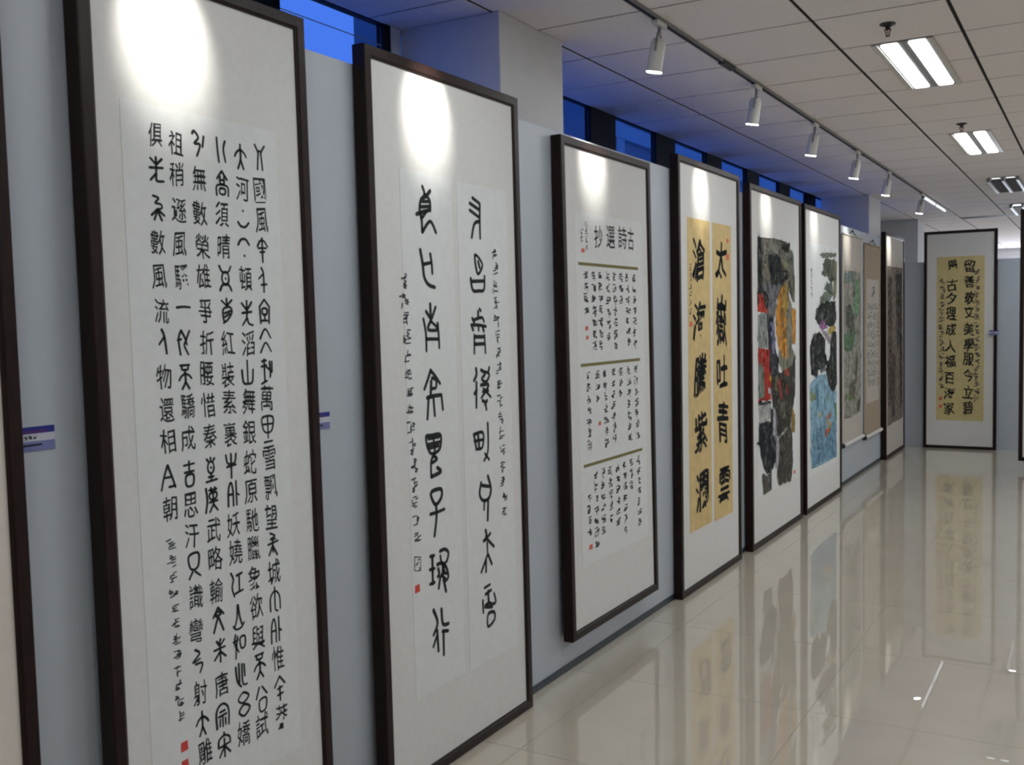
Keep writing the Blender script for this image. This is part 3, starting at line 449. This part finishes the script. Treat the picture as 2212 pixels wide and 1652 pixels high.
# ================================================================== FRAMES
XT = .062
def frame(k, name, label, cat, mount, rail=.046, group=None):
    """a leaning or hung frame: local x = out of the wall, y = along it, z = up; origin on the front plane at bottom left"""
    y0, y1, zb, zt, xb = DATA['F'][str(k)]
    dx = XT - xb; dz = zt - zb; L = math.hypot(dx, dz); Wd = y1 - y0
    t = empty(name, (xb, y0, zb), (0, math.atan2(dx, dz), 0))
    tag(t, label, cat, group)
    build_frame(t, Wd, L, mount, rail)
    return t, Wd, L
def build_frame(t, Wd, L, mount, rail, D=.058):
    def member(nm, a, b, c, d):
        # a,b outer corners, d,c inner corners (y, z): mitred, with a stepped inner lip
        bm = bmesh.new()
        prof = [(-D, 0), (-.004, 0), (0, .08), (0, .80), (-.004, .90), (-.006, 1), (-D, 1)]
        R = []
        for p, q in ((a, d), (b, c)):
            R.append([bm.verts.new((x, p[0] + (q[0] - p[0]) * s, p[1] + (q[1] - p[1]) * s)) for x, s in prof])
        n = len(prof)
        for i in range(n): bm.faces.new((R[0][i], R[0][(i+1) % n], R[1][(i+1) % n], R[1][i]))
        bm.faces.new(R[0]); bm.faces.new(R[1][::-1]); bmesh.ops.recalc_face_normals(bm, faces=bm.faces)
        return link(nm, to_mesh(bm, nm), WOOD, t)
    r = rail
    member('bottom_rail', (0, 0), (Wd, 0), (Wd - r, r), (r, r)); member('top_rail', (0, L), (Wd, L), (Wd - r, L - r), (r, L - r))
    member('stile', (0, 0), (0, L), (r, L - r), (r, r)); member('stile', (Wd, 0), (Wd, L), (Wd - r, L - r), (Wd - r, r))
    link('mount_board', box_mesh('mount_board', -.022, -.012, r - .002, Wd - r + .002, r - .002, L - r + .002), mount, t)
    link('backing', box_mesh('backing', -D + .002, -.022, r, Wd - r, r, L - r), DARKM, t)
MP = -.012
def sheet(t, name, u0, u1, v0, v1, m, th=.0012):
    return link(name, box_mesh(name, MP, MP + th, u0, u1, v0, v1), m, t)
def mm(p): return (p[0] / 1000, p[1] / 1000)
def seals(parent, rects, m, off):
    for cx, cy, w, h in rects:
        cx, cy, w, h = (a / 1000 for a in (cx, cy, w, h))
        I = Ink(); q = w * .06
        I.v = [(cx - w/2, cy - h/2), (cx + w/2, cy - h/2 + q), (cx + w/2 - q, cy + h/2), (cx - w/2 + q, cy + h/2 - q)]; I.f = [(0, 1, 2, 3)]
        I.build('seal', m, parent, off)
def bbox(pts): xs = [p[0] for p in pts]; ys = [p[1] for p in pts]; return min(xs), max(xs), min(ys), max(ys)
INKO = MP + .0012 + .0006

# -- frame at the picture's left edge (only its right part is seen)
t, Wd, L = frame(0, 'framed_scroll', 'frame cut off by the left picture edge, warm blank mount', 'framed artwork', MOUNTW)
sheet(t, 'paper_sheet', .16, Wd - .22, .45, L - .45, PAPER)

# -- 1: the long poem in seal script
t, Wd, L = frame(1, 'framed_calligraphy', 'tall frame with six columns of small seal-script characters, nearest whole one', 'framed artwork', MOUNT)
pp = sheet(t, 'paper_sheet', .13, .752, .42, 2.515, PAPER)
for col in DATA['T1']:
    for c, cx, cy, w, h in col:
        cx, cy, w, h = cx / 1000, cy / 1000, w / 1000, h / 1000
        cx += random.uniform(-.002, .002); I = Ink()
        if c in SEALFORM: I.unit(SEALFORM[c], cx, cy, w * 1.02, h * .98, .0085)
        else: I.glyph(c, cx, cy, w * 1.06, h * .98, skew=random.uniform(-.06, .06))
        I.build('written_character', INK, pp, INKO)
I = Ink(); I.column([mm(p) for p in DATA['sig1']], .032, .032, .016, .0052, 6); I.build('signature_column', INKG, pp, INKO)
seals(pp, DATA['seal1'], SEAL, INKO)

# -- 2: the big seal-script couplet
t, Wd, L = frame(2, 'framed_calligraphy', 'tall frame with a couplet of sixteen large spaced seal-script characters', 'framed artwork', MOUNT)
sh = []
for p in DATA['paper2']:
    a, b, c, d = bbox(p); sh.append(sheet(t, 'paper_sheet', a, b, c, d, PAPER))
for half in (0, 1):
    for ch in DATA['S2'][half * 8:half * 8 + 8]:
        I = Ink()
        for st in ch:
            w = random.uniform(.0155, .019); I.stroke([mm(p) for p in st], w, w * random.uniform(.7, .95))
        I.build('written_character', INK, sh[half], INKO)
for k in (0, 1):
    I = Ink(); I.column([mm(p) for p in DATA['sig2'][k]], .050, .055, .022, .0078, 6)
    if k == 0: q = [mm(p) for p in DATA['ring2']]; I.stroke(q + [q[0]], .006, smooth=False); I.scribble((q[0][0] + q[1][0]) / 2, (q[0][1] + q[2][1]) / 2, .03, .05, .006, 4)
    I.build('signature_column', INKG, sh[k], INKO)
seals(sh[0], DATA['seal2'], SEAL, INKO)

# -- 3: the four-part small-character sheet
t, Wd, L = frame(3, 'framed_calligraphy', 'frame hung clear of the floor, four large title characters above three text blocks', 'framed artwork', MOUNT)
a, b, c, d = bbox(DATA['paper3']); pp = sheet(t, 'paper_sheet', a, b, c, d, PAPER)
for ch, cx, cy, w, h in DATA['T3']:
    I = Ink(); I.glyph(ch, cx / 1000, cy / 1000, w / 1000 * .92, h / 1000, 0, .014); I.build('written_character', INK, pp, INKO)
for p, q in DATA['bars3']:
    p = mm(p); q = mm(q); z = (p[1] + q[1]) / 2
    link('brocade_band', box_mesh('brocade_band', MP + .0012, MP + .0018, p[0], q[0], z - .0085, z + .0085), OLIVE, pp)
for blk in DATA['blk3']:
    I = Ink()
    for path in blk: I.column([mm(p) for p in path], .056, .046, .020, .0080, 7)
    I.build('text_block', INKG, pp, INKO)
I = Ink()
for path in DATA['sig3']: I.column([mm(p) for p in path], .036, .036, .006, .005, 5)
I.build('signature_column', INKG, pp, INKO)
seals(pp, DATA['seal3'], SEALP, INKO + .0003)

# -- 4: gold couplet
t, Wd, L = frame(4, 'framed_calligraphy', 'frame with a couplet in bold black on two gold paper strips', 'framed artwork', MOUNT)
sh = []
for p in DATA['paper4']:
    a, b, c, d = bbox(p); sh.append(sheet(t, 'gold_strip', a, b, c, d, GOLD))
for k, col in enumerate(DATA['T4']):
    for ch, cx, cy, w, h in col:
        cx, cy, w, h = cx / 1000, cy / 1000, w / 1000, h / 1000; I = Ink()
        w *= .86; ph = I.glyph(ch, cx, cy, w, h, .08, .045); I.glyph(ch, cx + .007, cy - .004, w, h, .08, .045, ph); I.glyph(ch, cx - .004, cy + .004, w, h, .08, .05, ph)
        I.build('written_character', INK, sh[k], INKO)
I = Ink()
for path in DATA['sig4']: I.column([mm(p) for p in path], .05, .05, .01, .007, 5)
I.build('signature_column', INKG, sh[0], INKO)
seals(t, DATA['seal4'], SEALP, INKO)

# -- paintings: washes of colour laid over each other on the sheet
def wash(col):
    n_ = 'wash_' + col
    if n_ in MATS: return MATS[n_]
    m = mat(n_, srgb(col), .85, .15, noise=.30, nscale=14); nt = m.node_tree
    out = nt.nodes['Material Output']; b = nt.nodes['Principled BSDF']; tr_ = nt.nodes.new('ShaderNodeBsdfTransparent'); mx = nt.nodes.new('ShaderNodeMixShader')
    tc = nt.nodes.new('ShaderNodeTexCoord'); n = nt.nodes.new('ShaderNodeTexNoise'); n.inputs['Scale'].default_value = 11; n.inputs['Detail'].default_value = 3
    r = nt.nodes.new('ShaderNodeMapRange'); r.inputs[1].default_value = .30; r.inputs[2].default_value = .55; r.inputs[3].default_value = .55; r.inputs[4].default_value = 1.0
    nt.links.new(tc.outputs['Object'], n.inputs['Vector']); nt.links.new(n.outputs[0], r.inputs[0]); nt.links.new(r.outputs[0], mx.inputs[0])
    nt.links.new(tr_.outputs[0], mx.inputs[1]); nt.links.new(b.outputs[0], mx.inputs[2]); nt.links.new(mx.outputs[0], out.inputs[0])
    return m
def inside(p, poly):
    c = False; j = len(poly) - 1
    for i in range(len(poly)):
        if (poly[i].y > p.y) != (poly[j].y > p.y) and p.x < (poly[j].x - poly[i].x) * (p.y - poly[i].y) / (poly[j].y - poly[i].y) + poly[i].x: c = not c
        j = i
    return c
def dabs(parent, polys, off, dens=190):
    """loose brush marks of darker and lighter tone over each wash"""
    for c, pts in polys:
        P = [Vector(mm(p)) for p in pts]; a, b, c0, d = bbox(P); I = Ink(); J = Ink(); n = int((b - a) * (d - c0) * dens)
        for k in range(max(3, n)):
            p = Vector((random.uniform(a, b), random.uniform(c0, d)))
            if not inside(p, P): continue
            ang = random.gauss(1.57, .7); l = random.uniform(.02, .075); w = random.uniform(.006, .020)
            e = p + Vector((math.cos(ang), math.sin(ang))) * l; m_ = (p + e) / 2 + Vector((random.uniform(-.012, .012), random.uniform(-.012, .012)))
            (I if random.random() < .6 else J).stroke([tuple(p), tuple(m_), tuple(e)], w, w * random.uniform(.2, .8))
        col = [int(c[i:i+2], 16) for i in (0, 2, 4)]
        dk = '%02x%02x%02x' % tuple(int(v * .62) for v in col); lt = '%02x%02x%02x' % tuple(int(v + (190 - v) * .38) if v < 190 else v for v in col)
        if I.f: I.build('brush_marks', wash(dk), parent, off)
        if J.f: J.build('brush_marks', wash(lt), parent, off + .0001)
def painting(parent, polys, off, step=.00012, jit=.011):
    for n, (c, pts) in enumerate(polys):
        P = [Vector(mm(p)) for p in pts]; Q = []
        for i, p in enumerate(P):
            e = P[(i + 1) % len(P)]; n_ = max(2, int((e - p).length / .03)); Q += [p.lerp(e, k / n_) for k in range(n_)]
        Q = [q + Vector((random.uniform(-jit, jit), random.uniform(-jit, jit))) for q in Q]
        bm = bmesh.new(); vs = [bm.verts.new((0, q.x, q.y)) for q in Q]; f = bm.faces.new(vs)
        if f.normal.x < 0: bmesh.ops.reverse_faces(bm, faces=[f])
        bmesh.ops.triangulate(bm, faces=list(bm.faces))
        link('colour_wash', to_mesh(bm), wash(c), parent).location = (off + n * step, 0, 0)
t, Wd, L = frame(5, 'framed_painting', 'frame with an ink painting of dark trees, orange foliage and a red house', 'framed artwork', MOUNT)
a, b, c, d = bbox(DATA['paper5']); pp = sheet(t, 'paper_sheet', a, b, c, d, PAPER)
painting(pp, DATA['P5'], INKO); dabs(pp, DATA['P5'], INKO + .0056); seals(pp, DATA['seal5'], SEALP, INKO)
t, Wd, L = frame(6, 'framed_painting', 'frame with dark lotus leaves over a pale blue fish pond', 'framed artwork', MOUNT)
a, b, c, d = bbox([mm(p) for q in DATA['P6'] for p in q[1]]); pp = sheet(t, 'paper_sheet', .14, Wd - .12, c - .06, d + .05, PAPER)
painting(pp, DATA['P6'], INKO); dabs(pp, DATA['P6'], INKO + .0032)
I = Ink(); I.column([mm(p) for p in DATA['sig6'][0]], .06, .05, .01, .008, 5); I.build('signature_column', INKG, pp, INKO)
t, Wd, L = frame(7, 'framed_painting', 'last frame on the long board, murky brown ink landscape', 'framed artwork', SCRP)
pp = sheet(t, 'paper_sheet', .10, Wd - .10, .40, 2.45, SCRP)
painting(pp, DATA['P7'], INKO); dabs(pp, DATA['P7'], INKO + .0012, 200)

# -- two hanging scrolls
def scroll(y0, y1, zb, zt, m, label, group='hanging scrolls between the frames'):
    t = tag(empty('hanging_scroll', (.004, y0, 0)), label, 'scroll', group); w = y1 - y0
    sh = link('scroll_sheet', box_mesh('scroll_sheet', .006, .008, 0, w, zb, zt), m, t)
    bm = bmesh.new(); tube(bm, (.010, -.005, zt), (.010, w + .005, zt), .010, n=12); link('top_rod', to_mesh(bm), m, t)
    bm = bmesh.new(); tube(bm, (.022, -.01, zb), (.022, w + .01, zb), .021, n=16); link('roller', to_mesh(bm, smooth=False), ROLLER, t)
    for a, b in ((-.045, -.01), (w + .01, w + .045)):
        bm = bmesh.new(); tube(bm, (.022, a, zb), (.022, b, zb), .025, n=16); link('roller_knob', to_mesh(bm), DARKM, t)
    bm = bmesh.new(); z2 = min(zt + .06, HP - .01)
    tube(bm, (.010, w * .3, zt + .008), (.004, w * .5, z2), .004, n=6); tube(bm, (.010, w * .7, zt + .008), (.004, w * .5, z2), .004, n=6); link('hanging_cord', to_mesh(bm), DARKM, t)
    bm = bmesh.new(); tube(bm, (.0, w * .5, z2), (.018, w * .5, z2), .009, n=8); link('nail', to_mesh(bm), DARKM, t)
    return t, sh
(a0, a1), (b0, b1) = DATA['SA'], DATA['SB']
t, sh = scroll(a0, a1, .445, 2.755, SCRP, 'hanging scroll with a pale green landscape, next to the lotus frame')
painting(sh, DATA['PA'], .0088); dabs(sh, DATA['PA'], .0102, 300)
t, sh = scroll(b0, b1, .405, 2.715, SCRB, 'brownish hanging scroll of small text columns, right of the landscape scroll')
link('text_sheet', box_mesh('text_sheet', .008, .009, .12, b1 - b0 - .12, .80, 2.30), SCRP, sh)
I = Ink()
for k in range(5): I.column([(.24 + k * .145, 2.02), (.24 + k * .145, .95)], .10, .10, .02, .013, 6)
I.scribble(.5, 2.16, .22, .14, .02, 6); I.build('text_block', INKG, sh, .0096)

# -- frame on the end board, facing the aisle
x0, x1, zt = DATA['F8']
t = tag(empty('framed_calligraphy', (x0, YE - .072, 0), (math.atan2(.01, zt), 0, -math.pi / 2)), 'frame standing at the end of the aisle, bold text on olive gold paper', 'framed artwork')
# local y runs along world +x (left to right), local x faces the camera
t.rotation_euler = (0, 0, 0)
lean = math.atan2(.012, zt)
t.matrix_world = Matrix.Translation((x0, YE - .074, 0)) @ Matrix.Rotation(-lean, 4, 'X') @ Matrix(((0, 1, 0, 0), (-1, 0, 0, 0), (0, 0, 1, 0), (0, 0, 0, 1)))
build_frame(t, x1 - x0, zt, MOUNT, .040)
a, b, c, d = bbox([mm(p) for p in DATA['paper8']]); pp = sheet(t, 'paper_sheet', a, b, c, d, OLIVEP)
for col in DATA['T8']:
    for ch, cx, cy, w, h in col:
        I = Ink(); ph = I.glyph(ch, cx / 1000, cy / 1000, w / 1000, h / 1000, 0, .05); I.glyph(ch, cx / 1000 + .006, cy / 1000 - .004, w / 1000, h / 1000, 0, .05, ph)
        I.build('written_character', INK, pp, INKO)
I = Ink()
for q in DATA['sig8']: I.column([mm(p) for p in q], .07, .085, .02, .012, 6)
I.build('signature_column', INKG, pp, INKO)
seals(pp, DATA['seal8'], SEALP, INKO)
# -- frame whose left edge just enters at the right
t = tag(empty('framed_scroll', (1.60, 13.3, 0)), 'frame at the right picture edge, only its dark left side showing', 'framed artwork')
t.matrix_world = Matrix.Translation((1.605, 13.3, .10)) @ Matrix(((0, 1, 0, 0), (-1, 0, 0, 0), (0, 0, 1, 0), (0, 0, 0, 1)))
build_frame(t, 1.1, 2.97, MOUNT, .046)
sheet(t, 'paper_sheet', .14, .96, .45, 2.5, PAPER)
struct(link('wall_partition', box_mesh('wall_partition', 1.66, 2.8, 13.362, 13.41, 0, HP), PANEL), 'second white board carrying the frame at the right edge')

# -- caption cards
def card(mw, w, h, label):
    t = tag(empty('caption_card'), label, 'label', 'caption cards'); t.matrix_world = mw
    link('card', box_mesh('card', 0, .002, 0, w, 0, h), LABW, t)
    link('lower_band', box_mesh('lower_band', .002, .0024, 0, w, 0, h * .40), LABL, t)
    hd = link('header_band', box_mesh('header_band', .002, .0026, 0, w, h * .72, h), LABB, t)
    link('header_flourish', box_mesh('header_flourish', .0026, .0029, 0, w * .8, h * .75, h * .84), LABP, t)
    I = Ink()
    for k in range(3): I.scribble(w * (.28 + k * .11), h * .56, w * .09, h * .14, .0022, 5)
    I.stroke([(w * .1, h * .24), (w * .66, h * .25)], .005)
    I.build('caption_text', INK, t, .0029)
card(Matrix.Translation((.0006, 1.592, 1.548)), .118, .065, 'blue and white caption card left of the long poem frame')
card(Matrix.Translation((.0006, 2.715, 1.489)), .118, .062, 'blue and white caption card between the poem frame and the large couplet')
card(Matrix.Translation((1.13, YE - .076, 1.565)) @ Matrix(((0, 1, 0, 0), (-1, 0, 0, 0), (0, 0, 1, 0), (0, 0, 0, 1))), .118, .062, 'small caption card fixed to the right side of the end frame')
bpy.context.view_layer.update()
